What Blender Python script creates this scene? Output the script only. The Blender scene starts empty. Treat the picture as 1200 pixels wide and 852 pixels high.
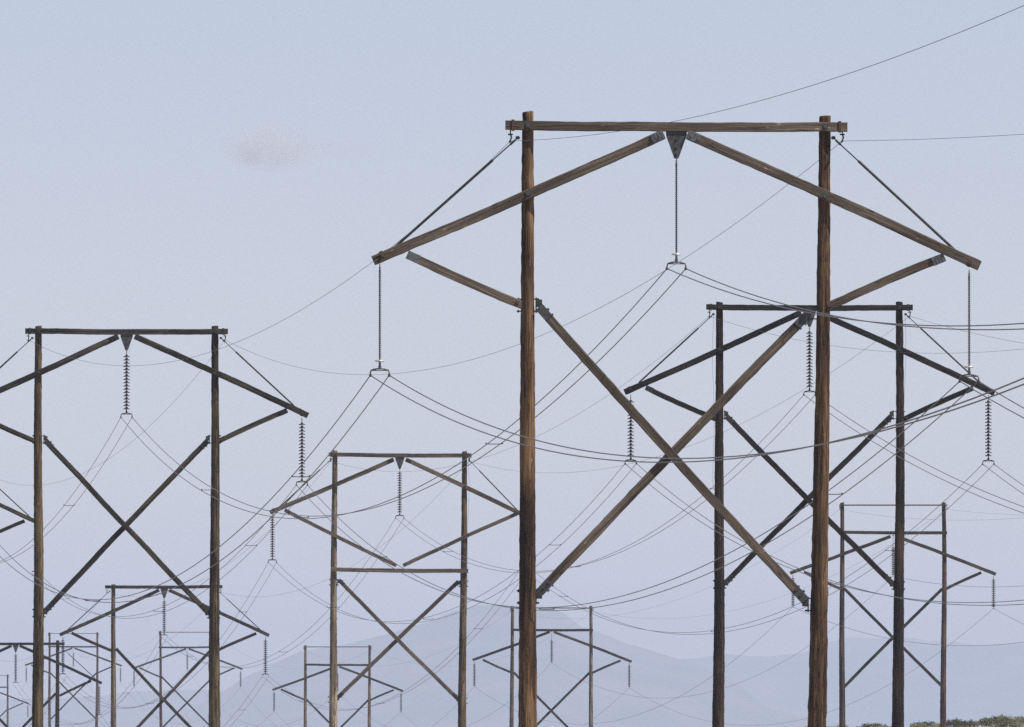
import bpy, bmesh, math, random
from mathutils import Vector, Matrix, noise
R = math.radians
C = bpy.context.scene.collection
sc = bpy.context.scene

# ------------------------------------------------------------------ camera
F_PX = 18900.0          # focal length in pixels of a 1200 px wide frame
HORIZON = 872.0         # row of the true horizon, a little under the frame
PITCH = math.atan((HORIZON - 426.0) / F_PX)
cam = bpy.data.cameras.new('camera')
cam.sensor_width = 36.0
cam.sensor_fit = 'HORIZONTAL'
cam.lens = 36.0 * F_PX / 1200.0
cam.clip_start = 1.0
cam.clip_end = 200000.0
camo = bpy.data.objects.new('camera', cam)
C.objects.link(camo)
camo.location = (0, 0, 0)
camo.rotation_euler = (math.pi / 2 + PITCH, 0, 0)
sc.camera = camo

# ------------------------------------------------------------------ sky, sun, exposure
SUN_EL, SUN_AZ = R(55), R(118)      # azimuth clockwise from +Y (the view direction)
w = bpy.data.worlds.new('World')
sc.world = w
w.use_nodes = True
nt = w.node_tree
nt.nodes.clear()
sky = nt.nodes.new('ShaderNodeTexSky')
sky.sky_type = 'NISHITA'
sky.sun_disc = False
sky.sun_elevation = SUN_EL
sky.sun_rotation = SUN_AZ
sky.altitude = 1200
sky.air_density = 0.8
sky.dust_density = 0.0
sky.ozone_density = 0.6
bg = nt.nodes.new('ShaderNodeBackground')
bg.inputs['Strength'].default_value = 0.092
wo = nt.nodes.new('ShaderNodeOutputWorld')
tint = nt.nodes.new('ShaderNodeMix')          # white balance of the sky light
tint.data_type = 'RGBA'
tint.blend_type = 'MULTIPLY'
tint.inputs[0].default_value = 1.0
tint.inputs[7].default_value = (1.0, 0.888, 0.985, 1)
nt.links.new(sky.outputs['Color'], tint.inputs[6])
nt.links.new(tint.outputs[2], bg.inputs['Color'])
nt.links.new(bg.outputs['Background'], wo.inputs['Surface'])
sl = bpy.data.lights.new('sun', 'SUN')
sl.energy = 5.0
sl.angle = R(0.53)
sl.color = (1.0, 0.97, 0.93)
so = bpy.data.objects.new('sun', sl)
C.objects.link(so)
sdir = Vector((math.sin(SUN_AZ) * math.cos(SUN_EL), math.cos(SUN_AZ) * math.cos(SUN_EL), math.sin(SUN_EL)))
so.rotation_euler = sdir.to_track_quat('Z', 'Y').to_euler()
so.location = (60, -40, 80)
sc.view_settings.view_transform = 'Standard'
sc.view_settings.look = 'None'
sc.view_settings.gamma = 1.0
sc.view_settings.use_curve_mapping = False
sc.view_settings.exposure = 0.12
sc.cycles.volume_bounces = 8
sc.cycles.max_bounces = 10
sc.cycles.sample_clamp_indirect = 3.0
sc.cycles.use_denoising = False
sc.cycles.use_adaptive_sampling = False
HAZE_DENSITY = 5.1e-5
HAZE_COLOR = (0.70, 0.798, 0.985, 1)

# ------------------------------------------------------------------ helpers
def ray(u, v):
    x = (u - 600.0) / F_PX
    y = -(v - 426.0) / F_PX
    cp, sp = math.cos(PITCH), math.sin(PITCH)
    d = Vector((x, cp - y * sp, sp + y * cp))
    return d / d.y

def at(u, v, D):
    return ray(u, v) * D

def tag(o, label=None, cat=None, group=None, kind=None):
    if label: o['label'] = label
    if cat: o['category'] = cat
    if group: o['group'] = group
    if kind: o['kind'] = kind
    return o

def link(name, mesh, mats=(), parent=None, mtx=None, smooth=False):
    o = bpy.data.objects.new(name, mesh)
    C.objects.link(o)
    if mats and len(mesh.materials) == 0:
        for m in mats: mesh.materials.append(m)
    if parent: o.parent = parent
    if mtx is not None: o.matrix_local = mtx
    return o

def done(bm, name, smooth=False):
    me = bpy.data.meshes.new(name)
    bmesh.ops.recalc_face_normals(bm, faces=bm.faces[:])
    bm.to_mesh(me)
    bm.free()
    if smooth:
        me.polygons.foreach_set('use_smooth', [True] * len(me.polygons))
    return me

def add_box(bm, c, s, rot=None):
    m = Matrix.Translation(Vector(c))
    if rot is not None: m = m @ rot.to_4x4()
    m = m @ Matrix.Diagonal((s[0], s[1], s[2], 1))
    return bmesh.ops.create_cube(bm, size=1.0, matrix=m)['verts']

def add_tube(bm, pts, r, n=8, cap=True):
    pts = [Vector(p) for p in pts]
    rr = r if isinstance(r, (list, tuple)) else [r] * len(pts)
    rings = []
    for i, p in enumerate(pts):
        a = pts[max(i - 1, 0)]; b = pts[min(i + 1, len(pts) - 1)]
        t = (b - a).normalized()
        ref = Vector((0, 1, 0)) if abs(t.y) < 0.8 else Vector((0, 0, 1))
        e1 = t.cross(ref).normalized(); e2 = t.cross(e1).normalized()
        rings.append([bm.verts.new(p + (e1 * math.cos(2 * math.pi * k / n) + e2 * math.sin(2 * math.pi * k / n)) * rr[i]) for k in range(n)])
    for a, b in zip(rings, rings[1:]):
        for k in range(n):
            bm.faces.new((a[k], a[(k + 1) % n], b[(k + 1) % n], b[k]))
    if cap:
        bm.faces.new(rings[0][::-1]); bm.faces.new(rings[-1])

def add_lathe(bm, prof, n=12, c=(0, 0, 0)):
    rings = []
    for r, z in prof:
        rings.append([bm.verts.new((c[0] + r * math.cos(2 * math.pi * k / n), c[1] + r * math.sin(2 * math.pi * k / n), c[2] + z)) for k in range(n)])
    for a, b in zip(rings, rings[1:]):
        for k in range(n):
            bm.faces.new((a[k], a[(k + 1) % n], b[(k + 1) % n], b[k]))
    bm.faces.new(rings[0][::-1]); bm.faces.new(rings[-1])

def add_bolt(bm, c, r=0.04, l=0.05):
    """square washer and hexagonal nut on a face that looks towards -Y"""
    add_box(bm, (c[0], c[1] - 0.006, c[2]), (r * 2.6, 0.012, r * 2.6))
    m = Matrix.Translation((c[0], c[1] - 0.012 - l / 2, c[2])) @ Matrix.Rotation(math.pi / 2, 4, 'X')
    bmesh.ops.create_cone(bm, cap_ends=True, segments=6, radius1=r, radius2=r, depth=l, matrix=m)

# ------------------------------------------------------------------ materials
def new_mat(name):
    m = bpy.data.materials.new(name)
    m.use_nodes = True
    n = m.node_tree
    b = n.nodes['Principled BSDF']
    return m, n, b

def wood(name, axis, dark, mid, light, rough=0.85, crack=0.75, stain=None):
    """weathered timber: long grain, drying checks, stains and knots along the object's own axis"""
    m, n, b = new_mat(name)
    N, L = n.nodes.new, n.links.new
    tc = N('ShaderNodeTexCoord')
    oi = N('ShaderNodeObjectInfo')
    off = N('ShaderNodeVectorMath'); off.operation = 'SCALE'; off.inputs[0].default_value = (17, 29, 41)
    L(oi.outputs['Random'], off.inputs['Scale'])
    add = N('ShaderNodeVectorMath'); add.operation = 'ADD'
    L(tc.outputs['Object'], add.inputs[0]); L(off.outputs[0], add.inputs[1])
    def mapped(sl, sc_):
        mp = N('ShaderNodeMapping')
        s = [sc_, sc_, sc_]; s[axis] = sl
        mp.inputs['Scale'].default_value = s
        L(add.outputs[0], mp.inputs['Vector'])
        return mp
    def nz(mp, detail=5, rough_=0.6, dist=0.0):
        t = N('ShaderNodeTexNoise'); t.inputs['Scale'].default_value = 1.0
        t.inputs['Detail'].default_value = detail; t.inputs['Roughness'].default_value = rough_
        t.inputs['Distortion'].default_value = dist
        L(mp.outputs[0], t.inputs['Vector'])
        return t
    g1 = nz(mapped(0.45, 14.0), 6, 0.65, 0.4)       # broad streaks
    g2 = nz(mapped(1.3, 55.0), 4, 0.6)              # fine grain
    pa = nz(mapped(0.35, 1.6), 4, 0.55)             # weather patches
    r1 = N('ShaderNodeValToRGB')
    r1.color_ramp.elements[0].position = 0.33; r1.color_ramp.elements[0].color = (*dark, 1)
    r1.color_ramp.elements[1].position = 0.70; r1.color_ramp.elements[1].color = (*light, 1)
    e = r1.color_ramp.elements.new(0.5); e.color = (*mid, 1)
    mixf = N('ShaderNodeMath'); mixf.operation = 'MULTIPLY_ADD'
    L(pa.outputs['Fac'], mixf.inputs[0]); mixf.inputs[1].default_value = 0.85
    s2 = N('ShaderNodeMath'); s2.operation = 'MULTIPLY_ADD'
    L(g1.outputs['Fac'], s2.inputs[0]); s2.inputs[1].default_value = 0.95; s2.inputs[2].default_value = -0.40
    L(s2.outputs[0], mixf.inputs[2])
    L(mixf.outputs[0], r1.inputs['Fac'])
    # fine grain multiplies
    r2 = N('ShaderNodeMapRange'); r2.inputs['From Min'].default_value = 0.3; r2.inputs['From Max'].default_value = 0.7
    r2.inputs['To Min'].default_value = 0.76; r2.inputs['To Max'].default_value = 1.18
    L(g2.outputs['Fac'], r2.inputs['Value'])
    # drying checks: thin long dark lines
    ck = nz(mapped(0.22, 7.0), 3, 0.5, 0.6)
    ab = N('ShaderNodeMath'); ab.operation = 'SUBTRACT'; L(ck.outputs['Fac'], ab.inputs[0]); ab.inputs[1].default_value = 0.5
    ab2 = N('ShaderNodeMath'); ab2.operation = 'ABSOLUTE'; L(ab.outputs[0], ab2.inputs[0])
    r3 = N('ShaderNodeMapRange'); r3.inputs['From Min'].default_value = 0.004; r3.inputs['From Max'].default_value = 0.022
    r3.inputs['To Min'].default_value = 1 - crack; r3.inputs['To Max'].default_value = 1.0
    L(ab2.outputs[0], r3.inputs['Value'])
    ck2 = nz(mapped(0.10, 4.2), 2, 0.5, 0.9)
    ac = N('ShaderNodeMath'); ac.operation = 'SUBTRACT'; L(ck2.outputs['Fac'], ac.inputs[0]); ac.inputs[1].default_value = 0.44
    ac2 = N('ShaderNodeMath'); ac2.operation = 'ABSOLUTE'; L(ac.outputs[0], ac2.inputs[0])
    r6 = N('ShaderNodeMapRange'); r6.inputs['From Min'].default_value = 0.003; r6.inputs['From Max'].default_value = 0.010
    r6.inputs['To Min'].default_value = 1 - crack * 1.1; r6.inputs['To Max'].default_value = 1.0
    L(ac2.outputs[0], r6.inputs['Value'])
    r3b = N('ShaderNodeMath'); r3b.operation = 'MULTIPLY'; L(r3.outputs[0], r3b.inputs[0]); L(r6.outputs[0], r3b.inputs[1])
    r3 = r3b
    # knots
    vo = N('ShaderNodeTexVoronoi'); vo.inputs['Scale'].default_value = 1.0
    L(mapped(1.1, 3.6).outputs[0], vo.inputs['Vector'])
    r4 = N('ShaderNodeMapRange'); r4.inputs['From Min'].default_value = 0.06; r4.inputs['From Max'].default_value = 0.16
    r4.inputs['To Min'].default_value = 0.35; r4.inputs['To Max'].default_value = 1.0
    L(vo.outputs['Distance'], r4.inputs['Value'])
    v2 = N('ShaderNodeTexVoronoi'); v2.inputs['Scale'].default_value = 1.0
    L(mapped(1.7, 5.0).outputs[0], v2.inputs['Vector'])
    r5 = N('ShaderNodeMapRange'); r5.inputs['From Min'].default_value = 0.07; r5.inputs['From Max'].default_value = 0.11
    r5.inputs['To Min'].default_value = 2.2; r5.inputs['To Max'].default_value = 1.0
    L(v2.outputs['Distance'], r5.inputs['Value'])
    m0 = N('ShaderNodeMath'); m0.operation = 'MULTIPLY'; L(r4.outputs[0], m0.inputs[0]); L(r5.outputs[0], m0.inputs[1])
    m1 = N('ShaderNodeMath'); m1.operation = 'MULTIPLY'; L(r2.outputs[0], m1.inputs[0]); L(r3.outputs[0], m1.inputs[1])
    m2 = N('ShaderNodeMath'); m2.operation = 'MULTIPLY'; L(m1.outputs[0], m2.inputs[0]); L(m0.outputs[0], m2.inputs[1])
    mul = N('ShaderNodeVectorMath'); mul.operation = 'SCALE'
    L(r1.outputs['Color'], mul.inputs[0]); L(m2.outputs[0], mul.inputs['Scale'])
    L(mul.outputs[0], b.inputs['Base Color'])
    b.inputs['Roughness'].default_value = rough
    b.inputs['Specular IOR Level'].default_value = 0.2
    bp = N('ShaderNodeBump'); bp.inputs['Strength'].default_value = 0.9; bp.inputs['Distance'].default_value = 0.02
    L(m1.outputs[0], bp.inputs['Height'])
    L(bp.outputs['Normal'], b.inputs['Normal'])
    return m

def metal(name, col, col2, rough=0.55, metallic=0.6, scale=9.0):
    m, n, b = new_mat(name)
    N, L = n.nodes.new, n.links.new
    tc = N('ShaderNodeTexCoord')
    t = N('ShaderNodeTexNoise'); t.inputs['Scale'].default_value = scale; t.inputs['Detail'].default_value = 5
    L(tc.outputs['Object'], t.inputs['Vector'])
    r = N('ShaderNodeValToRGB')
    r.color_ramp.elements[0].position = 0.35; r.color_ramp.elements[0].color = (*col, 1)
    r.color_ramp.elements[1].position = 0.68; r.color_ramp.elements[1].color = (*col2, 1)
    L(t.outputs['Fac'], r.inputs['Fac'])
    L(r.outputs['Color'], b.inputs['Base Color'])
    b.inputs['Metallic'].default_value = metallic
    b.inputs['Roughness'].default_value = rough
    return m

M = {}
# (dark, mid, light) for poles and sawn timber of the different lines
M['pole_brown'] = wood('brown_pole_wood', 2, (0.034, 0.019, 0.011), (0.105, 0.057, 0.027), (0.255, 0.148, 0.073))
M['beam_brown'] = wood('brown_beam_wood', 0, (0.070, 0.052, 0.038), (0.120, 0.091, 0.067), (0.205, 0.162, 0.122), crack=0.5)
M['pole_dark'] = wood('dark_pole_wood', 2, (0.009, 0.006, 0.004), (0.030, 0.017, 0.010), (0.080, 0.048, 0.027))
M['beam_dark'] = wood('dark_beam_wood', 0, (0.008, 0.006, 0.005), (0.018, 0.014, 0.011), (0.045, 0.036, 0.028))
M['pole_olive'] = wood('olive_pole_wood', 2, (0.028, 0.019, 0.010), (0.105, 0.072, 0.036), (0.22, 0.155, 0.082))
M['pole_tan'] = wood('tan_pole_wood', 2, (0.045, 0.032, 0.019), (0.165, 0.12, 0.070), (0.31, 0.235, 0.145))
M['pole_pale'] = wood('pale_tan_pole_wood', 2, (0.12, 0.088, 0.052), (0.29, 0.22, 0.135), (0.44, 0.35, 0.23))
M['beam_tan'] = wood('tan_beam_wood', 0, (0.014, 0.011, 0.008), (0.045, 0.036, 0.027), (0.12, 0.097, 0.074))
M['pole_red'] = wood('reddish_pole_wood', 2, (0.018, 0.011, 0.008), (0.070, 0.042, 0.029), (0.16, 0.10, 0.068))
M['steel'] = metal('galvanised_steel', (0.13, 0.13, 0.13), (0.25, 0.25, 0.25))
M['plate'] = metal('dull_steel_plate', (0.045, 0.045, 0.046), (0.105, 0.105, 0.108), 0.6, 0.3)
M['iron'] = metal('dark_iron', (0.022, 0.020, 0.018), (0.050, 0.044, 0.038), 0.7, 0.2)
M['rust'] = metal('rusty_iron', (0.06, 0.035, 0.025), (0.13, 0.08, 0.06), 0.75, 0.2)
M['ring'] = metal('polished_ring', (0.75, 0.75, 0.74), (0.85, 0.85, 0.84), 0.3, 0.5)
M['disc'] = metal('brown_glazed_porcelain', (0.025, 0.020, 0.018), (0.045, 0.036, 0.032), 0.25, 0.0)
M['polymer'] = metal('grey_rubber', (0.05, 0.05, 0.053), (0.085, 0.086, 0.09), 0.45, 0.0)
M['wire'] = metal('weathered_aluminium_wire', (0.14, 0.14, 0.143), (0.24, 0.24, 0.245), 0.5, 0.2, 2.0)
M['steelwire'] = metal('steel_wire', (0.10, 0.098, 0.095), (0.17, 0.165, 0.16), 0.6, 0.2, 2.0)

# ------------------------------------------------------------------ terrain
S = 7.9 / 348.5                      # metres per drawing unit of a pylon (nearest pylon's pixels)
TOW = {                              # pixel of the crossarm's middle and pole spacing in pixels
    'A': (792.5, 148, 348.5), 'C': (148.5, 388, 207), 'M': (-103.7, 544, 147),
    'B': (948.5, 360, 211), 'D': (468.5, 533, 152), 'E': (192.5, 688, 119.5), 'F': (18.5, 753.5, 98.3),
    'G': (1046.5, 625, 118.5), 'H': (646.5, 738, 91.5), 'I': (395.5, 779, 75), 'J': (219.5, 758.5, 63),
    'K': (86, 758, 55.7), 'L': (-15.5, 805, 48.5)}
POS = {k: at(u, v, F_PX * 7.9 / sp) for k, (u, v, sp) in TOW.items()}
HGT = 21.5
BASES = [(p.x, p.y, p.z - HGT - (1.5 if k in 'GHIJKL' else 0)) for k, p in POS.items()] + [(0, 0, -1.9), (0, -200, -3), (-8, 60, -3.0), (8, 160, -4.5)]

def sstep(a, b, x):
    t = min(max((x - a) / (b - a), 0), 1)
    return t * t * (3 - 2 * t)

def ground_z(x, y):
    num, den = -6.0 * 0.02, 0.02
    for bx, by, bz in BASES:
        d2 = ((x - bx) / 120.0) ** 2 + ((y - by) / 120.0) ** 2
        wgt = 1.0 / (d2 * d2 + 0.02)
        num += bz * wgt; den += wgt
    z = num / den
    # the low scrub covered rise on the right, beyond the pylons
    k = sstep(1330, 1500, y) * (1 - sstep(1520, 1800, y)) * sstep(-70, 15, x) * (1 - sstep(400, 900, x))
    top = -1.2 + 0.068 * min(x, 80)
    z = z * (1 - k) + top * k
    d = math.hypot(x, y)
    if d > 40:
        z += 0.35 * noise.noise(Vector((x * 0.03, y * 0.012, 0))) + 0.10 * noise.noise(Vector((x * 0.15, y * 0.07, 3)))
    return z

def axis_vals(spans):
    out = []
    for a, b, st in spans:
        v = a
        while v < b - 1e-6:
            out.append(v); v += st
    out.append(spans[-1][1])
    return out

def mountains_z(x, y):
    return 0

bm = bmesh.new()
xs = axis_vals([(-29500, -1500, 2800), (-1500, -240, 105), (-240, 240, 8), (240, 1500, 105), (1500, 29500, 2800)])
ys = axis_vals([(-1500, -200, 130), (-200, 1300, 12), (1300, 1640, 6), (1640, 3400, 22), (3400, 50400, 1000)])
grid = [[bm.verts.new((x, y, ground_z(x, y))) for x in xs] for y in ys]
for j in range(len(ys) - 1):
    for i in range(len(xs) - 1):
        bm.faces.new((grid[j][i], grid[j][i + 1], grid[j + 1][i + 1], grid[j + 1][i]))
gm, gn, gb = new_mat('dry_plain_soil')
N, L = gn.nodes.new, gn.links.new
tc = N('ShaderNodeTexCoord')
t1 = N('ShaderNodeTexNoise'); t1.inputs['Scale'].default_value = 0.15; t1.inputs['Detail'].default_value = 8
t2 = N('ShaderNodeTexNoise'); t2.inputs['Scale'].default_value = 2.5; t2.inputs['Detail'].default_value = 6
L(tc.outputs['Object'], t1.inputs['Vector']); L(tc.outputs['Object'], t2.inputs['Vector'])
rr = N('ShaderNodeValToRGB')
rr.color_ramp.elements[0].position = 0.35; rr.color_ramp.elements[0].color = (0.16, 0.12, 0.075, 1)
rr.color_ramp.elements[1].position = 0.65; rr.color_ramp.elements[1].color = (0.34, 0.28, 0.19, 1)
mx = N('ShaderNodeMix'); mx.inputs[0].default_value = 0.4
L(t1.outputs['Fac'], mx.inputs[2]); L(t2.outputs['Fac'], mx.inputs[3]); L(mx.outputs[0], rr.inputs['Fac'])
L(rr.outputs['Color'], gb.inputs['Base Color']); gb.inputs['Roughness'].default_value = 0.95
tag(link('ground', done(bm, 'ground', True), [gm]), kind='structure')

# mountains: real ranges far off, their crest read as elevation angles
def mountain(name, ridge, dist, depth, xext, seed):
    pts = [((u - 600) / F_PX * dist, (HORIZON - v) / F_PX * dist) for u, v in ridge]
    def crest(x):
        if x <= pts[0][0]:
            return pts[0][1] * (0.75 + 0.25 * math.exp(-(pts[0][0] - x) / 400)) + 25 * noise.noise(Vector((x / 500, seed, 0))) * min(1, (pts[0][0] - x) / 300)
        if x >= pts[-1][0]:
            return pts[-1][1] * (0.8 + 0.2 * math.exp(-(x - pts[-1][0]) / 400)) + 25 * noise.noise(Vector((x / 500, seed, 0))) * min(1, (x - pts[-1][0]) / 300)
        for (x0, z0), (x1, z1) in zip(pts, pts[1:]):
            if x <= x1:
                t = (x - x0) / (x1 - x0)
                return z0 + (z1 - z0) * t
    bm = bmesh.new()
    xs = axis_vals([(-xext, -2200, 300), (-2200, 2200, 20), (2200, xext, 300)])
    ny = 34
    rows = []
    for j in range(ny + 1):
        s = j / ny * 2 - 1                      # -1 front foot .. 0 crest .. 1 back foot
        y = dist + s * depth
        prof = (1 - abs(s)) ** 1.25
        row = []
        for x in xs:
            c = crest(x)
            gul = noise.fractal(Vector((x / 350, s * 2.2 + seed, seed)), 1.0, 2.0, 5)
            z = c * prof * (1 + 1.5 * gul * abs(s) * 1.6 * (1 - abs(s)))
            z += 2.8 * noise.fractal(Vector((x / 75, s * 9, seed + 4)), 0.8, 2.0, 4) * (1 if abs(s) < 0.95 else 0)
            row.append(bm.verts.new((x, y, max(z, -9) - (9 if abs(s) > 0.97 else 0))))
        rows.append(row)
    for a, b in zip(rows, rows[1:]):
        for i in range(len(xs) - 1):
            bm.faces.new((a[i], a[i + 1], b[i + 1], b[i]))
    return link(name, done(bm, name, True), [MT])

MT, mn, mb = new_mat('desert_mountain_rock')
N, L = mn.nodes.new, mn.links.new
tc = N('ShaderNodeTexCoord')
t1 = N('ShaderNodeTexNoise'); t1.inputs['Scale'].default_value = 0.0035; t1.inputs['Detail'].default_value = 8
L(tc.outputs['Object'], t1.inputs['Vector'])
rr = N('ShaderNodeValToRGB')
rr.color_ramp.elements[0].position = 0.42; rr.color_ramp.elements[0].color = (0.05, 0.048, 0.038, 1)
rr.color_ramp.elements[1].position = 0.60; rr.color_ramp.elements[1].color = (0.14, 0.115, 0.085, 1)
L(t1.outputs['Fac'], rr.inputs['Fac']); L(rr.outputs['Color'], mb.inputs['Base Color']); mb.inputs['Roughness'].default_value = 0.95
tag(mountain('mountains', [(0, 850), (200, 842), (255, 815), (285, 796), (313, 782), (355, 763), (417, 752), (459, 741), (505, 729), (530, 716), (563, 709),
                     (590, 710), (613, 709), (655, 714), (680, 733), (700, 741), (730, 752), (763, 762), (792, 771), (815, 778), (860, 800), (900, 830), (1000, 850)],
             38000, 2400, 23000, 3.3), kind='structure')
tag(mountain('mountains', [(-60, 822), (60, 818), (115, 816), (162, 810), (230, 808), (300, 812), (500, 800), (700, 790), (780, 775), (825, 770), (854, 766), (900, 770),
                           (945, 764), (967, 754), (992, 747), (1030, 748), (1067, 747), (1100, 752), (1150, 756), (1200, 754), (1260, 758)],
             45000, 2400, 23000, 8.1), kind='structure')

# haze: one even box of air round everything
bm = bmesh.new()
add_box(bm, (0, 24500, 173), (60000, 52000, 390))
hz, hn, hb = new_mat('haze_air')
hn.nodes.clear()
pv = hn.nodes.new('ShaderNodeVolumePrincipled'); ho = hn.nodes.new('ShaderNodeOutputMaterial')
pv.inputs['Density'].default_value = HAZE_DENSITY
pv.inputs['Color'].default_value = HAZE_COLOR
pv.inputs['Anisotropy'].default_value = 0.0
hn.links.new(pv.outputs['Volume'], ho.inputs['Volume'])
tag(link('haze', done(bm, 'haze'), [hz]), kind='stuff')

# ------------------------------------------------------------------ pylons
POLE_CACHE, BEAM_CACHE, SM = {}, {}, {}

def pole_mesh(key, length, r0, r1, mat, seed, n=20):
    """round timber pole, origin at its top, running down to -length"""
    k = (key, mat)
    if k in POLE_CACHE: return POLE_CACHE[k]
    bm = bmesh.new()
    rings = []
    nr = int(length / 0.16)
    zs = [-0.012] + [-length * i / nr for i in range(1, nr + 1)]
    for z in [0.0] + zs:
        t = -z / length
        r = r0 + (r1 - r0) * t
        if z == 0.0: r *= 0.94
        ring = []
        bx = 0.09 * (noise.noise(Vector((seed, z * 0.09, 1))) - noise.noise(Vector((seed, 0, 1))))
        by = 0.05 * (noise.noise(Vector((seed, z * 0.09, 7))) - noise.noise(Vector((seed, 0, 7))))
        for a in range(n):
            an = 2 * math.pi * a / n
            q = r * (1 + 0.035 * noise.noise(Vector((math.cos(an) * 1.6 + seed, math.sin(an) * 1.6, z * 0.35)))
                     + 0.03 * noise.noise(Vector((math.cos(an) * 5 + seed, math.sin(an) * 5, z * 1.1))))
            q += 0.016 * noise.noise(Vector((math.cos(an) * 2 + seed, math.sin(an) * 2, z * 3.7))) + 0.012 * noise.noise(Vector((math.cos(an) * 3, math.sin(an) * 3 + seed, z * 9.0)))
            q -= 0.02 * max(0, noise.noise(Vector((math.cos(an) * 7 + seed, math.sin(an) * 7, z * 0.25))) - 0.15)
            slant = 0.022 * math.cos(an + seed) if z > -0.02 else 0
            ring.append(bm.verts.new((bx + q * math.cos(an), by + q * math.sin(an), z + slant)))
        rings.append(ring)
    for a, b in zip(rings, rings[1:]):
        for i in range(n):
            bm.faces.new((a[i], a[(i + 1) % n], b[(i + 1) % n], b[i]))
    bm.faces.new(rings[0]); bm.faces.new(rings[-1][::-1])
    me = done(bm, 'pole', True)
    me.materials.append(M[mat])
    POLE_CACHE[k] = me
    return me

def beam_mesh(length, h, d, mat, seed=0.0):
    """sawn timber along local X, origin at the middle, edges worn, very slightly bowed"""
    k = (round(length, 2), h, d, mat, seed)
    if k in BEAM_CACHE: return BEAM_CACHE[k]
    bm = bmesh.new()
    b = 0.018
    sec = [(-d / 2 + b, -h / 2), (d / 2 - b, -h / 2), (d / 2, -h / 2 + b), (d / 2, h / 2 - b), (d / 2 - b, h / 2), (-d / 2 + b, h / 2), (-d / 2, h / 2 - b), (-d / 2, -h / 2 + b)]
    n = max(6, int(length / 0.2))
    rings = []
    for i in range(n + 1):
        x = -length / 2 + length * i / n
        t = 4 * (i / n) * (1 - i / n)
        dz = -0.03 * t + 0.02 * noise.noise(Vector((x * 0.5, seed, 3))) + 0.011 * noise.noise(Vector((x * 3.1, seed, 5)))
        f = 1 + 0.05 * noise.noise(Vector((x * 0.8, seed, 9))) + 0.06 * noise.noise(Vector((x * 4.3, seed, 2)))
        rings.append([bm.verts.new((x, y * f, z * f + dz)) for y, z in sec])
    for a, c in zip(rings, rings[1:]):
        for i in range(8):
            bm.faces.new((a[i], a[(i + 1) % 8], c[(i + 1) % 8], c[i]))
    bm.faces.new(rings[0][::-1]); bm.faces.new(rings[-1])
    me = done(bm, 'beam')
    me.materials.append(M[mat])
    BEAM_CACHE[k] = me
    return me

def beam(name, p, q, y, h, d, mat, parent, seed=0.0, y2=None):
    """a timber from p to q, drawing units (right, up) in the pylon's own plane"""
    a = Vector((p[0] * S, y, p[1] * S)); b = Vector((q[0] * S, y if y2 is None else y2, q[1] * S))
    d_ = b - a
    rot = Matrix(((d_.normalized()), (0, 0, 0), (0, 0, 0)))
    ex = d_.normalized(); ey = Vector((0, 1, 0)); ey = (ey - ex * ey.dot(ex)).normalized(); ez = ex.cross(ey)
    mt = Matrix((ex, ey, ez)).transposed().to_4x4()
    mt.translation = (a + b) / 2
    return link(name, beam_mesh(d_.length, h, d, mat, seed), parent=parent, mtx=mt)

def small(name, key, build, mat, parent, loc, rot=None):
    """a fitting whose mesh is shared by every copy"""
    key = (key, mat)
    if key not in SM:
        bm = bmesh.new(); build(bm)
        SM[key] = done(bm, name, False)
        SM[key].materials.append(M[mat])
    mt = Matrix.Translation(loc)
    if rot is not None: mt = mt @ rot
    return link(name, SM[key], parent=parent, mtx=mt)

def b_end_fitting(bm):       # ribbed steel gain plates on both faces of a timber's end, along +X
    for s in (-1, 1):
        add_box(bm, (-0.16, s * 0.10, 0), (0.34, 0.022, 0.225))
        for i in range(4):
            add_box(bm, (-0.29 + i * 0.085, s * 0.118, 0), (0.03, 0.016, 0.22))
    add_box(bm, (0.012, 0, 0), (0.02, 0.22, 0.22))
    for i in range(2):
        add_bolt(bm, (-0.30 + i * 0.2, -0.125, 0), 0.03, 0.035)

def b_bracket(bm):           # pole band bracket: back plate, two cheeks and bolts through the pole
    add_box(bm, (0, 0, -0.03), (0.035, 0.16, 0.42))
    for s in (-1, 1):
        add_box(bm, (0.08, s * 0.115, 0.02), (0.16, 0.018, 0.20))
    for z in (-0.19, 0.13):
        add_box(bm, (0.05, 0, z), (0.07, 0.05, 0.05))
        add_tube(bm, [(-0.52, 0, z), (0.02, 0, z)], 0.017, 6)
        add_box(bm, (-0.47, 0, z), (0.035, 0.08, 0.08))

def b_beam_bolts(bm):
    add_bolt(bm, (0, 0, 0), 0.055, 0.06)

def b_hanger(bm):            # triangular steel hanger plate with a doubler and bolts
    for y in (-0.016, 0.016):
        pass
    pts = [(-0.30, 0.13), (0.30, 0.13), (0.27, -0.18), (0.055, -0.78), (-0.055, -0.78), (-0.27, -0.18)]
    lo = [bm.verts.new((x, -0.03, z)) for x, z in pts]; hi = [bm.verts.new((x, 0.03, z)) for x, z in pts]
    bm.faces.new(lo); bm.faces.new(hi[::-1])
    for i in range(6):
        j = (i + 1) % 6
        bm.faces.new((lo[i], hi[i], hi[j], lo[j]))
    for x, z in ((-0.2, 0.02), (0.2, 0.02), (0, -0.28), (0, -0.48), (0, -0.66)):
        add_bolt(bm, (x, -0.03, z), 0.022, 0.02)

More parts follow.
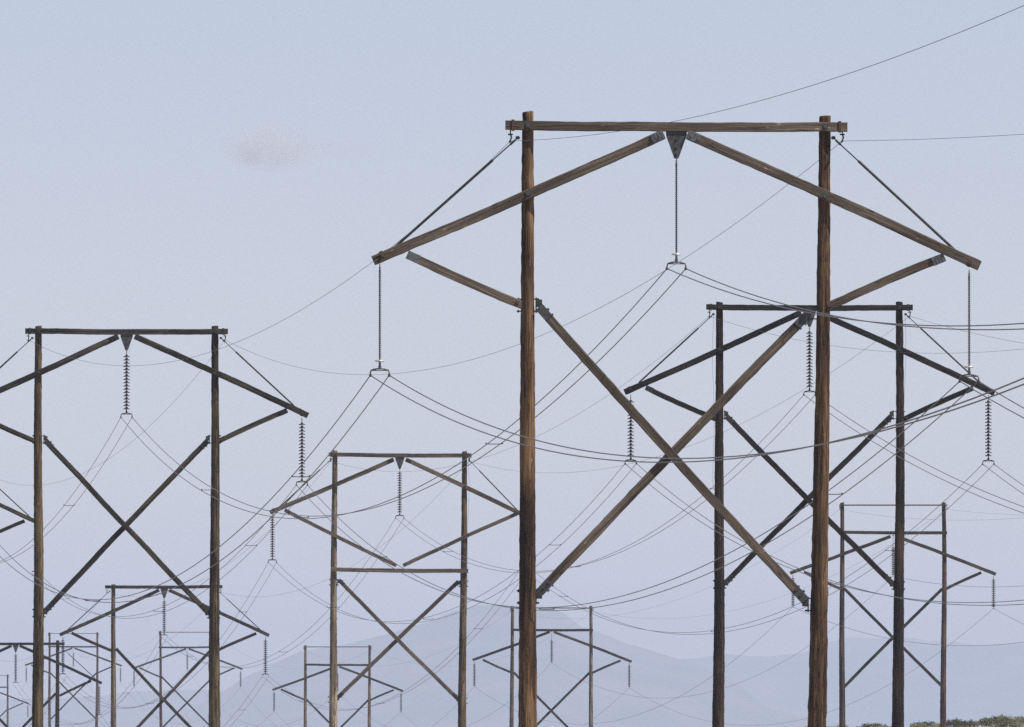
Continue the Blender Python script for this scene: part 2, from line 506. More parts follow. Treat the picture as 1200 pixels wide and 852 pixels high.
def b_yoke(bm):              # twin conductor yoke: bowed bar with two drop links, hung at the origin
    add_tube(bm, [(0, 0, 0.02), (0, 0, -0.14)], 0.028, 8)
    pts = [(-0.25, 0, -0.22), (-0.225, 0, -0.155), (-0.12, 0, -0.125), (0, 0, -0.115), (0.12, 0, -0.125), (0.225, 0, -0.155), (0.25, 0, -0.22)]
    add_tube(bm, pts, 0.02, 8)
    add_tube(bm, [(-0.225, 0, -0.165), (0.225, 0, -0.165)], 0.012, 6)
    for x in (-0.11, 0.11):
        add_tube(bm, [(x, 0, -0.125), (x, 0, -0.17)], 0.012, 6)
    add_lathe(bm, [(0.02, -0.06), (0.045, -0.03), (0.045, 0.01), (0.02, 0.03)], 10, (0, 0, -0.05))

def b_clamp(bm):             # suspension clamp, boat shaped, the wire runs along Y through its foot
    add_box(bm, (0, 0, -0.015), (0.035, 0.05, 0.07))
    add_tube(bm, [(0, -0.17, -0.075), (0, -0.09, -0.055), (0, 0, -0.05), (0, 0.09, -0.055), (0, 0.17, -0.075)], [0.02, 0.033, 0.04, 0.033, 0.02], 8)

def b_ring(bm):              # corona ring with its two arms
    n, mseg = 24, 8
    vs = []
    for i in range(n):
        a = 2 * math.pi * i / n
        vs.append([bm.verts.new(((0.105 + 0.026 * math.cos(2 * math.pi * k / mseg)) * math.cos(a), (0.105 + 0.026 * math.cos(2 * math.pi * k / mseg)) * math.sin(a), 0.026 * math.sin(2 * math.pi * k / mseg))) for k in range(mseg)])
    for i in range(n):
        a, b = vs[i], vs[(i + 1) % n]
        for k in range(mseg):
            bm.faces.new((a[k], a[(k + 1) % mseg], b[(k + 1) % mseg], b[k]))
    add_box(bm, (0, 0, -0.015), (0.20, 0.02, 0.014))

def b_disc(bm):              # cap and pin disc, hangs from its cap
    add_lathe(bm, [(0.018, 0.0), (0.055, -0.005), (0.062, -0.055), (0.085, -0.060), (0.140, -0.080), (0.156, -0.100), (0.142, -0.110), (0.05, -0.098), (0.02, -0.105), (0.018, -0.146)], 14)

def b_polymer(bm):           # slim polymer rod with many small sheds
    prof = [(0.028, 0.0), (0.028, -0.10)]
    n = 44
    for i in range(n):
        z = -0.12 - i * 0.051
        prof += [(0.020, z), (0.050 if i % 2 else 0.040, z - 0.014), (0.020, z - 0.022)]
    prof += [(0.020, -2.38), (0.03, -2.40), (0.03, -2.52)]
    add_lathe(bm, prof, 10)

def b_disc_string(bm, n=17):
    add_tube(bm, [(0, 0, 0.16), (0, 0, 0.0)], 0.022, 6)
    for i in range(n):
        z0 = -0.10 - i * 0.146
        add_lathe(bm, [(0.018, z0), (0.065, z0 - 0.005), (0.07, z0 - 0.05), (0.165, z0 - 0.080), (0.155, z0 - 0.108), (0.018, z0 - 0.110), (0.018, z0 - 0.146)], 8)
    add_tube(bm, [(0, 0, 0.0), (0, 0, -0.12)], 0.022, 6)

def b_hook(bm):
    add_tube(bm, [(0, 0, 0.05), (0, 0, -0.03), (0.018, 0, -0.06), (0, 0, -0.09), (-0.018, 0, -0.06), (0, 0, -0.03)], 0.014, 6)
    add_tube(bm, [(0, 0, -0.085), (0, 0, -0.13)], 0.018, 6)

def b_wire_clamp(bm):        # shield wire hanger under the crossarm's end
    add_tube(bm, [(0, 0, 0.02), (0, 0, -0.09)], 0.016, 6)
    add_box(bm, (0, 0, -0.10), (0.13, 0.05, 0.04))
    add_tube(bm, [(0.0, 0, -0.1), (0.03, 0, -0.18), (0.0, 0, -0.25)], 0.022, 6)
    add_tube(bm, [(-0.03, -0.16, -0.30), (0, 0, -0.275), (-0.03, 0.16, -0.30)], [0.02, 0.035, 0.02], 6)

STR_DROP = 2.52              # insulator length between its fittings
ATTACH = {}                  # world points where wires hang: (pylon, phase) -> point

def string(root, key, phase, x, ztop, kind, twin, detail, lab=None):
    """insulator string hanging at x from ztop (metres in the pylon's frame); records where its wires hang"""
    y = 0.0
    if kind == 'polymer':
        s = small('insulator_string', 'polymer', b_polymer, 'polymer', root, (x, y, ztop - 0.12))
        small('hook', 'hook', b_hook, 'steel', s, (0, 0, 0.10))
        small('corona_ring', 'ring', b_ring, 'ring', s, (0, 0, -2.43))
        zb = -2.52
    else:
        if detail:
            s = small('insulator_string', 'rodonly', lambda bm: add_tube(bm, [(0, 0, 0), (0, 0, -2.58)], 0.017, 6), 'iron', root, (x, y, ztop - 0.12))
            small('hook', 'hook', b_hook, 'steel', s, (0, 0, 0.10))
            for i in range(17):
                small('insulator_disc', 'disc', b_disc, 'disc', s, (0, 0, -0.08 - i * 0.146))
        else:
            s = small('insulator_string', 'discstring', b_disc_string, 'disc', root, (x, y, ztop - 0.12)) if twin else small('insulator_string', 'shortstring', lambda bm: b_disc_string(bm, 15), 'disc', root, (x, y, ztop - 0.12))
        zb = -2.58 if twin else -2.29
    if twin:
        if detail:
            small('yoke', 'yoke', b_yoke, 'iron' if kind != 'polymer' else 'steel', s, (0, 0, zb))
            for sx in (-0.25, 0.25):
                small('suspension_clamp', 'clamp', b_clamp, 'iron', s, (sx, 0, zb - 0.24))
        else:
            small('yoke', 'yoke_far', lambda bm: (b_yoke(bm),), 'iron', s, (0, 0, zb))
        wz = zb - 0.29
    else:
        small('suspension_clamp', 'clamp', b_clamp, 'iron', s, (0, 0, zb - 0.02))
        wz = zb - 0.07
    ATTACH[(key, phase)] = POS[key] + Vector((x, y, ztop - 0.12 + wz))
    return s

def tie_rod(root, a, b, y):
    """suspension rod from under the crossarm to the arm: thin eye end, thick body"""
    a = Vector((a[0] * S, y, a[1] * S)); b = Vector((b[0] * S, y, b[1] * S))
    bm = bmesh.new(); add_tube(bm, [a, b], 0.017, 6); add_lathe(bm, [(0.04, -0.04), (0.06, -0.01), (0.06, 0.02), (0.03, 0.05)], 8, a)
    o = link('tie_rod', done(bm, 'tie_rod'), [M['iron']], root)
    bm = bmesh.new(); add_tube(bm, [a.lerp(b, 0.02), a.lerp(b, 0.06)], 0.03, 8)
    add_tube(bm, [a.lerp(b, 0.20), a.lerp(b, 0.985)], 0.036, 8)
    link('rod_sleeve', done(bm, 'rod_sleeve'), [M['iron']], o)
    return o

def frame(p, q):
    """rotation that lays local X on the direction p -> q of the pylon's plane"""
    a = math.atan2(q[1] - p[1], q[0] - p[0])
    return Matrix.Rotation(-a, 4, 'Y')

def pylon(key, label, sp, pole_mats, beam_mat, kind, detail, group):
    P = POS[key]
    zg = ground_z(P.x, P.y)
    root = bpy.data.objects.new('transmission_pylon', None)
    C.objects.link(root)
    root.location = (P.x, P.y, zg)
    root.empty_display_size = 2
    tag(root, label, 'power pylon', group)
    # everything below is written relative to the crossarm's middle
    up = P.z - zg
    def lift(o):
        o.location.z += up
        return o
    rnd = sum(ord(c) for c in key)
    type2 = sp.get('bar') is not None
    near = kind == 'polymer'
    fit_m, bolt_m = ('steel', 'plate') if near else ('iron', 'iron')
    if not detail:
        rj = random.Random(rnd)
        j = lambda p, a=2.2: (p[0] + rj.uniform(-a, a), p[1] + rj.uniform(-a, a))
        sp = dict(sp, poles=[(t, (f[0] + rj.uniform(-7, 7), f[1])) for t, f in sp['poles']], cross=tuple(j(p, 3) for p in sp['cross']),
                  arms=[(j(p), j(q, 1)) for p, q in sp['arms']], braces=[(j(p), j(q, 1)) for p, q in sp['braces']], xs=[(j(p, 1), j(q)) for p, q in sp['xs']])
    r0, r1 = sp.get('radii', (0.155, 0.285))
    for i, (top, foot) in enumerate(sp['poles']):
        t = Vector((top[0] * S, 0, top[1] * S)); f = Vector((foot[0] * S, 0, foot[1] * S))
        d = (f - t)
        down = (top[1] * S + up + 2.5)
        me = pole_mesh((round(down, 0), i, r0), math.ceil(down) + 0.0, r0, r0 + (r1 - r0) * math.ceil(down) / 24.0, pole_mats[i], 3.1 * rnd + 11 * i)
        rot = Vector((0, 0, -1)).rotation_difference(d).to_matrix().to_4x4()
        o = lift(link('pole', me, parent=root, mtx=Matrix.Translation(t) @ rot))
        if sp.get('lead') and i in sp['lead']:
            bm = bmesh.new()
            sx = 1 if i else -1
            zz = [-0.6 - 0.9 * k for k in range(9)]
            add_tube(bm, [(sx * 0.28, -0.1, -0.5)] + [(sx * (0.26 + 0.04 * math.sin(k * 0.9)), -0.1, z) for k, z in enumerate(zz)] + [(sx * 0.2, -0.05, zz[-1] - 0.5)], 0.006, 5)
            link('ground_lead', done(bm, 'ground_lead'), [M['steelwire']], o)
    # crossarm
    a, b = sp['cross']
    fy = -(r0 + 0.085)
    ca = lift(beam('crossarm', a, b, fy, 0.25, 0.15, beam_mat, root, rnd))
    if detail:
        for px_ in (sp['poles'][0][0][0], sp['poles'][1][0][0]):
            small('bolt', 'bolt', b_beam_bolts, bolt_m, ca, (px_ * S, -0.078, 0.0))
        for px_ in (a[0] + 9, b[0] - 9):
            small('strap', 'strap', lambda bm: (add_box(bm, (0, 0, 0.137), (0.08, 0.19, 0.02)), add_box(bm, (0, -0.09, 0), (0.06, 0.02, 0.27)), add_box(bm, (0, 0.09, 0), (0.06, 0.02, 0.27)), add_box(bm, (0, 0, -0.142), (0.08, 0.19, 0.02))), 'rust' if near else 'iron', ca, (px_ * S - (a[0] + b[0]) / 2 * S, 0, 0))
    if sp.get('cross2'):
        lift(beam('lower_crossarm', sp['cross2'][0], sp['cross2'][1], fy - 0.03, 0.25, 0.15, beam_mat, root, rnd + 1))
    if type2:
        bm = bmesh.new()
        x0, x1, zz = sp['bar']
        add_box(bm, ((x0 + x1) / 2 * S, 0.0 - r0 - 0.06, zz * S), ((x1 - x0) * S, 0.10, 0.10))
        o = lift(link('top_bar', done(bm, 'top_bar'), [M['rust']], root))
        for xx in (x0 + 2, x1 - 2):
            lift(small('wire_clamp', 'wclamp', b_wire_clamp, 'iron', root, (xx * S, -r0 - 0.06, zz * S - 0.05)))
        ATTACH[(key, 'sl')] = P + Vector(((x0 + 2) * S, -r0 - 0.06, zz * S - 0.33))
        ATTACH[(key, 'sr')] = P + Vector(((x1 - 2) * S, -r0 - 0.06, zz * S - 0.33))
    # arms, lower braces, cross braces
    for i, (p, q) in enumerate(sp['arms']):
        o = lift(beam('upper_arm', p, q, fy, 0.265, 0.16, beam_mat, root, rnd + 2 + i))
        ln = (Vector(q) - Vector(p)).length * S
        if detail:
            small('end_plate', 'endfit', b_end_fitting, fit_m, o, (ln / 2, 0, 0))
            tpx = (sp['poles'][i][0][0] - (p[0] + q[0]) / 2) / (q[0] - p[0]) * ln
            small('bolt', 'bolt', b_beam_bolts, bolt_m, o, (tpx, -0.083, 0))
            small('strap', 'armstrap', lambda bm: (add_box(bm, (0, 0, 0.14), (0.10, 0.18, 0.02)), add_bolt(bm, (0, -0.083, 0.03), 0.04, 0.04)), 'rust' if near else 'iron', o, (-ln / 2 + 0.28, 0, 0))
    for i, (p, q) in enumerate(sp['braces']):
        o = lift(beam('lower_brace', p, q, sp.get('brace_y', -0.06), 0.225, 0.15, beam_mat, root, rnd + 4 + i, y2=sp.get('brace_y2')))
        ln = math.hypot((Vector(q) - Vector(p)).length * S, (sp.get('brace_y2', sp.get('brace_y', -0.06)) - sp.get('brace_y', -0.06)))
        if detail:
            small('end_plate', 'endfit', b_end_fitting, fit_m, o, (-ln / 2, 0, 0), Matrix.Rotation(math.pi, 4, 'Z'))
            small('bolt', 'bolt2', lambda bm: (add_bolt(bm, (0.08, 0, 0.0), 0.035, 0.04),), 'rust', o, (ln / 2 - 0.26, -0.078, 0))
    for i, (p, q) in enumerate(sp['xs']):
        y = (-0.095, 0.085)[i]
        if not detail:
            dv = (Vector(q) - Vector(p)).normalized() * 9
            p, q = Vector(p) - dv, Vector(q) + dv
        o = lift(beam('cross_brace', p, q, y, 0.24, 0.15, beam_mat, root, rnd + 6 + i))
        ln = (Vector(q) - Vector(p)).length * S
        if detail:
            for e, (pt, sgn) in enumerate(((p, -1), (q, 1))):
                small('end_plate', 'xfit', lambda bm: (add_box(bm, (-0.17, -0.088, 0), (0.40, 0.02, 0.235)), add_box(bm, (-0.17, 0.088, 0), (0.40, 0.02, 0.235)), add_box(bm, (-0.18, 0, 0.14), (0.07, 0.2, 0.045)), add_box(bm, (-0.36, 0, 0.135), (0.05, 0.2, 0.03)), add_bolt(bm, (-0.15, -0.1, 0), 0.03, 0.03), add_bolt(bm, (-0.34, -0.1, 0), 0.03, 0.03)),
                      'plate' if near else 'iron', o, (sgn * ln / 2, 0, 0), Matrix.Rotation(0 if sgn > 0 else math.pi, 4, 'Z'))
                xp = pt[0]
                side = 1 if xp < 0 else -1            # the pole is outwards of the end
                dzp = 0.10 if pt[1] > -300 else -0.10
                wx = pt[0] * S - side * 0.10
                lift(small('pole_bracket', 'bracket', b_bracket, 'iron', root, (wx, y * 0.3, pt[1] * S + dzp), None if side > 0 else Matrix.Rotation(math.pi, 4, 'Z')))
    # hanger, tie rods, strings, wire clamps
    kindtop = sp['tip']
    if not type2:
        lift(small('hanger_plate', 'hanger', b_hanger, 'plate', root, (sp.get('hx', 0), fy, -0.09)))
        for (p, q) in sp['rods']:
            lift(tie_rod(root, p, q, fy + 0.02))
        for xx, tagk in ((sp['cross'][0][0] + 6, 'sl'), (sp['cross'][1][0] - 6, 'sr')):
            lift(small('wire_clamp', 'wclamp', b_wire_clamp, 'iron', root, (xx * S, fy, -0.125)))
            ATTACH[(key, tagk)] = P + Vector((xx * S, fy, -0.40))
    else:
        lift(small('hanger_link', 'hlink', lambda bm: (add_tube(bm, [(0, 0, 0.0), (0, 0, -0.62)], 0.014, 6), add_box(bm, (0, 0, 0), (0.10, 0.10, 0.08))), 'iron', root, (0, fy, -0.16)))
    for ph, (x, z) in zip(('l', 'c', 'r'), sp['strings']):
        s = string(root, key, ph, x * S, z * S, kind, not type2, detail)
        s.location.z += up
        s.location.y += fy * (1.0 if ph != 'c' or type2 else 1.0)
        ATTACH[(key, ph)] += Vector((0, s.location.y, 0))
    return root

SPEC_A = dict(poles=[((-174, 17), (-176, -704)), ((174.5, 12), (164.5, -704))], radii=(0.148, 0.30),
              cross=((-200.5, 1), (200.5, -1)),
              arms=[((-355.5, -158), (-15.5, -10)), ((355.5, -164), (13.5, -10))],
              braces=[((-314.5, -151), (-179.5, -210)), ((313.5, -154), (172, -214))], brace_y=-0.16, brace_y2=-0.06,
              xs=[((-160, -213), (150, -555)), ((153, -222), (-160, -546))],
              rods=[((-186, -14), (-332, -144)), ((184, -14), (330, -149))], tip=-38,
              strings=[(-347.5, -163), (0, -38), (343, -170)])
SPEC_1 = dict(poles=[((-174, 10), (-175, -704)), ((174, 10), (174, -704))], radii=(0.150, 0.30),
              cross=((-200, 0), (200, -1)),
              arms=[((-358, -165), (-17, -11)), ((358, -167), (17, -11))],
              braces=[((-316, -156), (-181, -217)), ((316, -157), (181, -218))], brace_y=-0.16, brace_y2=-0.06,
              xs=[((-159, -217), (158, -553)), ((159, -217), (-159, -551))],
              rods=[((-186, -14), (-332, -148)), ((186, -14), (332, -149))], tip=-38,
              strings=[(-346, -171), (0, -38), (346, -172)])
SPEC_B = dict(SPEC_1, lead=(0, 1), poles=[((-174, 10), (-176, -704)), ((174, 10), (169, -704))],
              xs=[((-160, -212), (158, -533)), ((158, -212), (-160, -531))])
SPEC_D = dict(poles=[((-174, 12), (-180, -704)), ((174, 9), (168, -704))], radii=(0.150, 0.29),
              cross=((-191, 1), (193, -2)), cross2=((-184, -308), (184, -312)),
              arms=[((-349, -155), (-17, -13)), ((345, -168), (17, -13))],
              braces=[((-308, -149), (-9, -298)), ((315, -158), (9, -298))], brace_y=-0.24,
              xs=[((-163, -337), (155, -655)), ((157, -341), (-166, -652))], lead=(1,),
              rods=[((-186, -14), (-325, -143)), ((186, -14), (322, -155))], tip=-38,
              strings=[(-342, -157), (0, -38), (338, -171)])
SPEC_2 = dict(poles=[((-175, 106), (-175, -704)), ((175, 106), (173, -704))], radii=(0.150, 0.28),
              bar=(-186, 187, 97), cross=((-182, 1), (184, -1)),
              arms=[((-354, -136), (-8, -10)), ((356, -142), (9, -10))],
              braces=[((-308, -133), (-180, -191)), ((306, -136), (180, -192))], brace_y=-0.16, brace_y2=-0.06,
              xs=[((-163, -196), (160, -522)), ((163, -197), (-161, -522))], tip=-40, rods=[],
              strings=[(-345, -144), (0, -38), (346, -149)])

LINE1, LINE2, LINE3 = 'pylons of the nearest line', 'pylons of the middle line', 'pylons of the far line with thin top bars'
pylon('A', 'nearest and tallest brown wooden H-frame pylon with smooth thin insulator rods', SPEC_A, ('pole_brown', 'pole_brown'), 'beam_brown', 'polymer', True, LINE1)
pylon('C', 'big dark wooden pylon on the left of the photo with notched insulator strings', SPEC_1, ('pole_olive', 'pole_olive'), 'beam_tan', 'disc', True, LINE1)
pylon('M', 'pylon cut off by the left edge, only its right arm showing beside a pole', SPEC_1, ('pole_tan', 'pole_tan'), 'beam_tan', 'disc', False, LINE1)
pylon('B', "dark blackish pylon partly hidden behind the nearest pylon's right pole", SPEC_B, ('pole_dark', 'pole_dark'), 'beam_dark', 'disc', True, LINE2)
pylon('D', 'tan pylon with two horizontal crossarms, standing left of the nearest pylon', SPEC_D, ('pole_pale', 'pole_olive'), 'beam_brown', 'disc', True, LINE2)
pylon('E', "small pylon framed low between the big left pylon's two poles", SPEC_1, ('pole_tan', 'pole_tan'), 'beam_tan', 'disc', False, LINE2)
pylon('F', "small pylon low at the far left, crossarm passing behind the big pylon's left pole", SPEC_1, ('pole_tan', 'pole_dark'), 'beam_dark', 'disc', False, LINE2)
pylon('G', 'reddish pylon with thin top bar, rightmost in the photo', SPEC_2, ('pole_red', 'pole_red'), 'beam_tan', 'disc', False, LINE3)
pylon('H', "small pylon with thin top bar behind the nearest pylon's left pole", SPEC_2, ('pole_tan', 'pole_tan'), 'beam_tan', 'disc', False, LINE3)
pylon('I', 'small pylon with thin top bar behind the left pole of the two-crossarm pylon', SPEC_2, ('pole_tan', 'pole_tan'), 'beam_tan', 'disc', False, LINE3)
pylon('J', "tiny pylon with thin top bar behind the big left pylon's right pole", SPEC_2, ('pole_red', 'pole_red'), 'beam_tan', 'disc', False, LINE3)
pylon('K', "tiny far pylon with thin top bar, just right of the big left pylon's left pole", SPEC_2, ('pole_red', 'pole_red'), 'beam_tan', 'disc', False, LINE3)
pylon('L', 'farthest tiny pylon at the bottom left edge, only its right half showing', SPEC_2, ('pole_tan', 'pole_tan'), 'beam_tan', 'disc', False, LINE3)

# ------------------------------------------------------------------ wires
SHORT = {'A': 'nearest pylon', 'B': 'blackish pylon', 'C': 'big left pylon', 'D': 'two-crossarm pylon', 'E': "pylon between big-left poles", 'F': 'far-left low pylon',
         'M': 'edge-cut pylon', 'G': 'rightmost pylon', 'H': 'pylon behind thick left pole', 'I': 'pylon behind tan pole', 'J': 'pylon behind dark pole',
         'K': 'tiny far pylon', 'L': 'farthest pylon'}
PH = {'l': 'left arm', 'c': 'middle', 'r': 'right arm', 'sl': 'top left', 'sr': 'top right'}

def sag_pts(a, b, sag, n):
    out = []
    for i in range(n + 1):
        t = i / n
        p = a.lerp(b, t); p.z -= 4 * sag * t * (1 - t)
        out.append(p)
    return out

def wire_mesh(a, b, sag, r, n=72, origin=Vector()):
    bm = bmesh.new()
    add_tube(bm, [p - origin for p in sag_pts(a, b, sag, n)], r, 6)
    return done(bm, 'wire', True)

def bundle(a, b, sag, label, group, twin, nsp=5, seed=1, r=0.0145):
    if not twin:
        o = link('power_line', wire_mesh(a, b, sag, r, origin=a), [M['wire']])
        o.location = a
        return tag(o, label, 'power line', group)
    root = bpy.data.objects.new('power_line', None)
    C.objects.link(root); root.location = a
    tag(root, label, 'power line', group)
    h = Vector((0.25, 0, 0))
    for s in (-1, 1):
        link('conductor', wire_mesh(a + h * s, b + h * s, sag + 0.05 * s * (1 if seed % 2 else -1), r, origin=a), [M['wire']], root)
    if 'spacer' not in SM:
        bm = bmesh.new()
        add_tube(bm, [(-0.27, 0, 0), (-0.1, 0, -0.01), (0.1, 0, -0.01), (0.27, 0, 0)], 0.012, 6)
        for s in (-1, 1): add_box(bm, (s * 0.25, 0, 0.01), (0.04, 0.12, 0.05))
        SM['spacer'] = done(bm, 'spacer'); SM['spacer'].materials.append(M['iron'])
    rg = random.Random(seed)
    for i in range(nsp):
        t = (i + 0.5 + rg.uniform(-0.2, 0.2)) / nsp
        p = a.lerp(b, t); p.z -= 4 * sag * t * (1 - t)
        link('spacer', SM['spacer'], parent=root, mtx=Matrix.Translation(p - a))
    return root

def shield(a, b, sag, label, group, r=0.0065):
    o = link('shield_wire', wire_mesh(a, b, sag, r, origin=a), [M['steelwire']])
    o.location = a
    return tag(o, label, 'wire', group)

SAG = {('A', 'C', 'c'): 5.5, ('A', 'C', 'l'): 5.6, ('A', 'C', 'r'): 5.8, ('A', 'C', 'sl'): 3.1, ('A', 'C', 'sr'): 3.5,
       ('C', 'M', 'c'): 4.4, ('C', 'M', 'r'): 4.2, ('C', 'M', 'sr'): 3.1, ('C', 'M', 'sl'): 3.1,
       ('B', 'D', 'c'): 5.3, ('B', 'D', 'r'): 5.6, ('B', 'D', 'l'): 5.2, ('B', 'D', 'sl'): 2.9, ('B', 'D', 'sr'): 3.0}
k = 0
for a, b, twin in (('A', 'C', 1), ('C', 'M', 1), ('B', 'D', 1), ('D', 'E', 1), ('E', 'F', 1), ('G', 'H', 0), ('H', 'I', 0), ('I', 'J', 0), ('J', 'K', 0), ('K', 'L', 0)):
    for ph in ('l', 'c', 'r', 'sl', 'sr'):
        if (a, b) == ('C', 'M') and ph in ('l', 'sl'): continue
        k += 1
        sag = SAG.get((a, b, ph), 5.2 if twin else 6.2)
        if ph[0] == 's':
            shield(ATTACH[(a, ph)], ATTACH[(b, ph)], SAG.get((a, b, ph), 3.0 if twin else 3.6), f"thin wire, {PH[ph]} of {SHORT[a]} to {SHORT[b]}", 'thin shield wires between pylon tops')
        else:
            what = 'twin cables' if twin else 'single cable'
            bundle(ATTACH[(a, ph)], ATTACH[(b, ph)], sag, f"{what}, {PH[ph]} of {SHORT[a]} to {SHORT[b]}", 'power cables sagging between pylons', twin, 3, k, 0.0145 if a == 'A' else 0.0125)
# spans that come towards the camera and leave the frame on the right: (pylon, phase) -> far end, sag
NEAR = {}
#NEAR_BEGIN
NEAR[('A', 'c')] = ((23.64, 135.6, 13.65), 4.93)
NEAR[('A', 'l')] = ((20.14, 135.6, 15.59), 6.60)
NEAR[('A', 'r')] = ((33.52, 135.6, 11.84), 6.86)
NEAR[('A', 'sl')] = ((22.57, 135.6, 18.29), 3.17)
NEAR[('A', 'sr')] = ((33.24, 135.6, 11.28), 1.48)
NEAR[('B', 'c')] = ((42.51, 433.0, 12.24), 7.11)
NEAR[('B', 'l')] = ((28.35, 433.0, 10.34), 6.37)
NEAR[('B', 'r')] = ((40.83, 433.0, 11.66), 6.53)
NEAR[('B', 'sl')] = ((37.44, 433.0, 21.34), 5.22)
NEAR[('B', 'sr')] = ((39.44, 433.0, 15.09), 3.12)
NEAR[('G', 'l')] = ((51.81, 888.2, 17.22), 6.71)
NEAR[('G', 'c')] = ((59.62, 888.2, 24.45), 6.00)
NEAR[('G', 'r')] = ((63.84, 888.2, 9.46), 5.80)
NEAR[('G', 'sl')] = ((52.09, 888.2, 19.27), 3.16)
NEAR[('G', 'sr')] = ((59.92, 888.2, 18.81), 2.54)
#NEAR_END
for (a, ph), (e, sag) in NEAR.items():
    e = Vector(e)
    k += 1
    if ph[0] == 's':
        shield(ATTACH[(a, ph)], e, sag, f"thin wire from {PH[ph]} of {SHORT[a]} out past right edge", 'thin shield wires between pylon tops')
    else:
        what = 'twin cables' if a != 'G' else 'single cable'
        bundle(ATTACH[(a, ph)], e, sag, f"{what} from {PH[ph]} of {SHORT[a]} sagging out past the right edge", 'power cables sagging between pylons', a != 'G', 0, k)

# ------------------------------------------------------------------ scrub on the rise
random.seed(5)
def leaf_mat(name, c1, c2):
    m, n, b = new_mat(name)
    N, L = n.nodes.new, n.links.new
    tc = N('ShaderNodeTexCoord'); t = N('ShaderNodeTexNoise'); t.inputs['Scale'].default_value = 5
    L(tc.outputs['Object'], t.inputs['Vector'])
    r = N('ShaderNodeValToRGB'); r.color_ramp.elements[0].position = 0.35; r.color_ramp.elements[1].position = 0.65
    r.color_ramp.elements[0].color = (*c1, 1); r.color_ramp.elements[1].color = (*c2, 1)
    L(t.outputs['Fac'], r.inputs['Fac']); L(r.outputs['Color'], b.inputs['Base Color']); b.inputs['Roughness'].default_value = 0.8
    return m
LEAF = [leaf_mat('olive_shrub_leaves', (0.085, 0.082, 0.022), (0.17, 0.16, 0.055)), leaf_mat('grey_green_shrub_leaves', (0.14, 0.13, 0.055), (0.25, 0.225, 0.11))]
STEM = metal('shrub_stem', (0.10, 0.075, 0.05), (0.16, 0.12, 0.085), 0.9, 0.0)
def shrub_meshes(seed):
    rg = random.Random(seed)
    bs, bl = bmesh.new(), bmesh.new()
    lobes = [(rg.uniform(-0.75, 0.75), rg.uniform(-0.6, 0.6), rg.uniform(0.22, 0.62), rg.uniform(0.28, 0.45)) for _ in range(11)]
    for lx, ly, lz, lr in lobes:
        add_tube(bs, [(0, 0, -0.1), (lx * 0.45, ly * 0.45, lz * 0.5), (lx, ly, lz)], [0.03, 0.02, 0.01], 5)
        for _ in range(130):
            v = Vector((rg.gauss(0, 1), rg.gauss(0, 1), rg.gauss(0, 1))).normalized() * lr * rg.random() ** 0.45
            c = Vector((lx, ly, lz)) + v
            if c.z < 0.03: continue
            a = Vector((rg.gauss(0, 1), rg.gauss(0, 1), rg.gauss(0, 1))).normalized(); b = a.orthogonal().normalized()
            sz = rg.uniform(0.035, 0.075)
            vs = [bl.verts.new(c + a * sz * p + b * sz * q * 0.6) for p, q in ((-1, 0), (0, -1), (1, 0), (0, 1))]
            bl.faces.new(vs)
    me1 = bpy.data.meshes.new('stems'); bs.to_mesh(me1); bs.free(); me1.materials.append(STEM)
    me2 = bpy.data.meshes.new('foliage'); bl.to_mesh(me2); bl.free()
    return me1, me2
PROTO = [shrub_meshes(s) for s in (1, 2, 3)]
for i, (a, b) in enumerate(PROTO): b.materials.append(LEAF[i % 2])
spots = []
for i in range(130):
    x = random.uniform(18, 62); y = random.uniform(1425, 1520)
    spots.append((x, y))
placed = 0
for x, y in spots:
    u = 600 + F_PX * x / y
    z = ground_z(x, y)
    sc_ = random.uniform(0.55, 1.1)
    i = random.randrange(3)
    r = bpy.data.objects.new('desert_shrub', None); C.objects.link(r)
    r.location = (x, y, z); r.rotation_euler.z = random.uniform(0, 6.28); r.scale = (sc_ * random.uniform(0.9, 1.5),) * 2 + (sc_,)
    tag(r, ('olive desert shrub on the low rise at the bottom right', 'grey green desert shrub on the low rise at the bottom right', 'olive desert shrub on the low rise at the bottom right')[i], 'shrub', 'desert shrubs on the rise')
    link('stems', PROTO[i][0], parent=r); link('foliage', PROTO[i][1], parent=r)
# dry grass between them: uncountable
bm = bmesh.new()
for _ in range(9000):
    x = random.uniform(10, 64); y = random.uniform(1400, 1500)
    if noise.noise(Vector((x * 0.25, y * 0.08, 0))) < -0.1: continue
    z = ground_z(x, y)
    h = random.uniform(0.15, 0.5); a = random.uniform(0, 6.28); l = random.uniform(0, 0.25)
    d = Vector((math.cos(a), math.sin(a), 0)) * 0.02
    p = Vector((x, y, z - 0.02)); q = p + Vector((math.cos(a * 3) * l, math.sin(a * 3) * l, h))
    bm.faces.new((bm.verts.new(p - d), bm.verts.new(p + d), bm.verts.new(q + d * 0.3), bm.verts.new(q - d * 0.3)))
me = bpy.data.meshes.new('grass'); bm.to_mesh(me); bm.free()
tag(link('grass', me, [leaf_mat('dry_grass', (0.26, 0.21, 0.12), (0.42, 0.35, 0.22))]), kind='stuff')

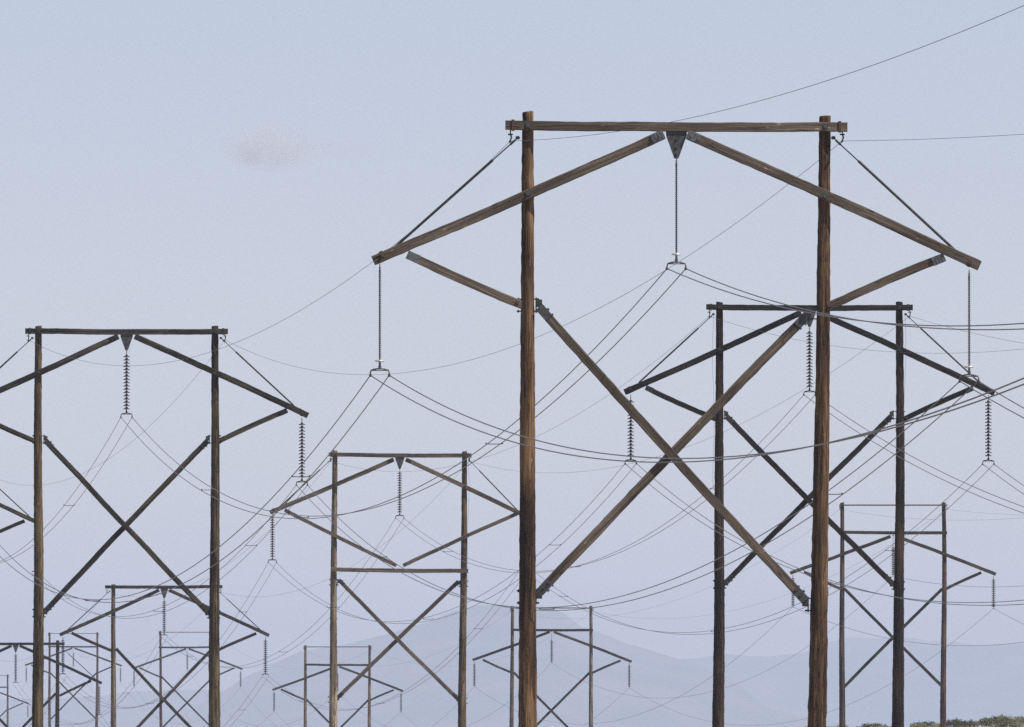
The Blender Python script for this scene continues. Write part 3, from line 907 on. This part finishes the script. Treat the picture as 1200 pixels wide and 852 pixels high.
# ------------------------------------------------------------------ a single small cloud, far beyond the haze
CD = 80000.0
cc = at(352, 174, CD)
bm = bmesh.new()
bmesh.ops.create_icosphere(bm, subdivisions=4, radius=1.0)
for v in bm.verts:
    v.co *= 1 + 0.18 * noise.noise(v.co * 2.0)
o = link('cloud', done(bm, 'cloud', True))
o.location = cc
o.scale = (125 / F_PX * CD, 330 / F_PX * CD, 30 / F_PX * CD)
cm, cn, cb = new_mat('cloud_vapour')
cn.nodes.clear()
N, L = cn.nodes.new, cn.links.new
pv = N('ShaderNodeVolumePrincipled'); ho = N('ShaderNodeOutputMaterial')
tc = N('ShaderNodeTexCoord')
mp = N('ShaderNodeMapping'); mp.inputs['Scale'].default_value = (2.0, 1.6, 0.7)
L(tc.outputs['Object'], mp.inputs['Vector'])
t = N('ShaderNodeTexNoise'); t.inputs['Scale'].default_value = 2.6; t.inputs['Detail'].default_value = 6; t.inputs['Roughness'].default_value = 0.6
L(mp.outputs[0], t.inputs['Vector'])
def falloff(c, scl, r0, r1):
    m_ = N('ShaderNodeMapping'); m_.vector_type = 'POINT'
    m_.inputs['Location'].default_value = (-c[0] * scl[0], -c[1] * scl[1], -c[2] * scl[2]); m_.inputs['Scale'].default_value = scl
    L(tc.outputs['Object'], m_.inputs['Vector'])
    l_ = N('ShaderNodeVectorMath'); l_.operation = 'LENGTH'; L(m_.outputs[0], l_.inputs[0])
    f_ = N('ShaderNodeMapRange'); f_.interpolation_type = 'SMOOTHSTEP'
    f_.inputs['From Min'].default_value = r0; f_.inputs['From Max'].default_value = r1
    f_.inputs['To Min'].default_value = 1; f_.inputs['To Max'].default_value = 0
    L(l_.outputs['Value'], f_.inputs['Value'])
    return f_
core = falloff((-0.28, 0, 0.02), (2.0, 1.1, 1.0), 0.0, 1.0)       # the body of the cloud
tail = falloff((0.35, 0, -0.05), (1.7, 1.4, 2.0), 0.0, 1.0)        # a thin wisp drawn out to the right
tl = N('ShaderNodeMath'); tl.operation = 'MULTIPLY_ADD'; L(tail.outputs[0], tl.inputs[0]); tl.inputs[1].default_value = 0.10; L(core.outputs[0], tl.inputs[2])
nr = N('ShaderNodeMapRange'); nr.inputs['From Min'].default_value = 0.40; nr.inputs['From Max'].default_value = 0.66
L(t.outputs['Fac'], nr.inputs['Value'])
mu = N('ShaderNodeMath'); mu.operation = 'MULTIPLY'; L(tl.outputs[0], mu.inputs[0]); L(nr.outputs[0], mu.inputs[1])
mu2 = N('ShaderNodeMath'); mu2.operation = 'MULTIPLY'; L(mu.outputs[0], mu2.inputs[0]); mu2.inputs[1].default_value = 0.007
L(mu2.outputs[0], pv.inputs['Density']); pv.inputs['Color'].default_value = (1.0, 0.985, 0.97, 1)
L(pv.outputs['Volume'], ho.inputs['Volume'])
o.data.materials.append(cm)
tag(o, 'single small faint pinkish white cloud in the upper left sky', 'cloud')
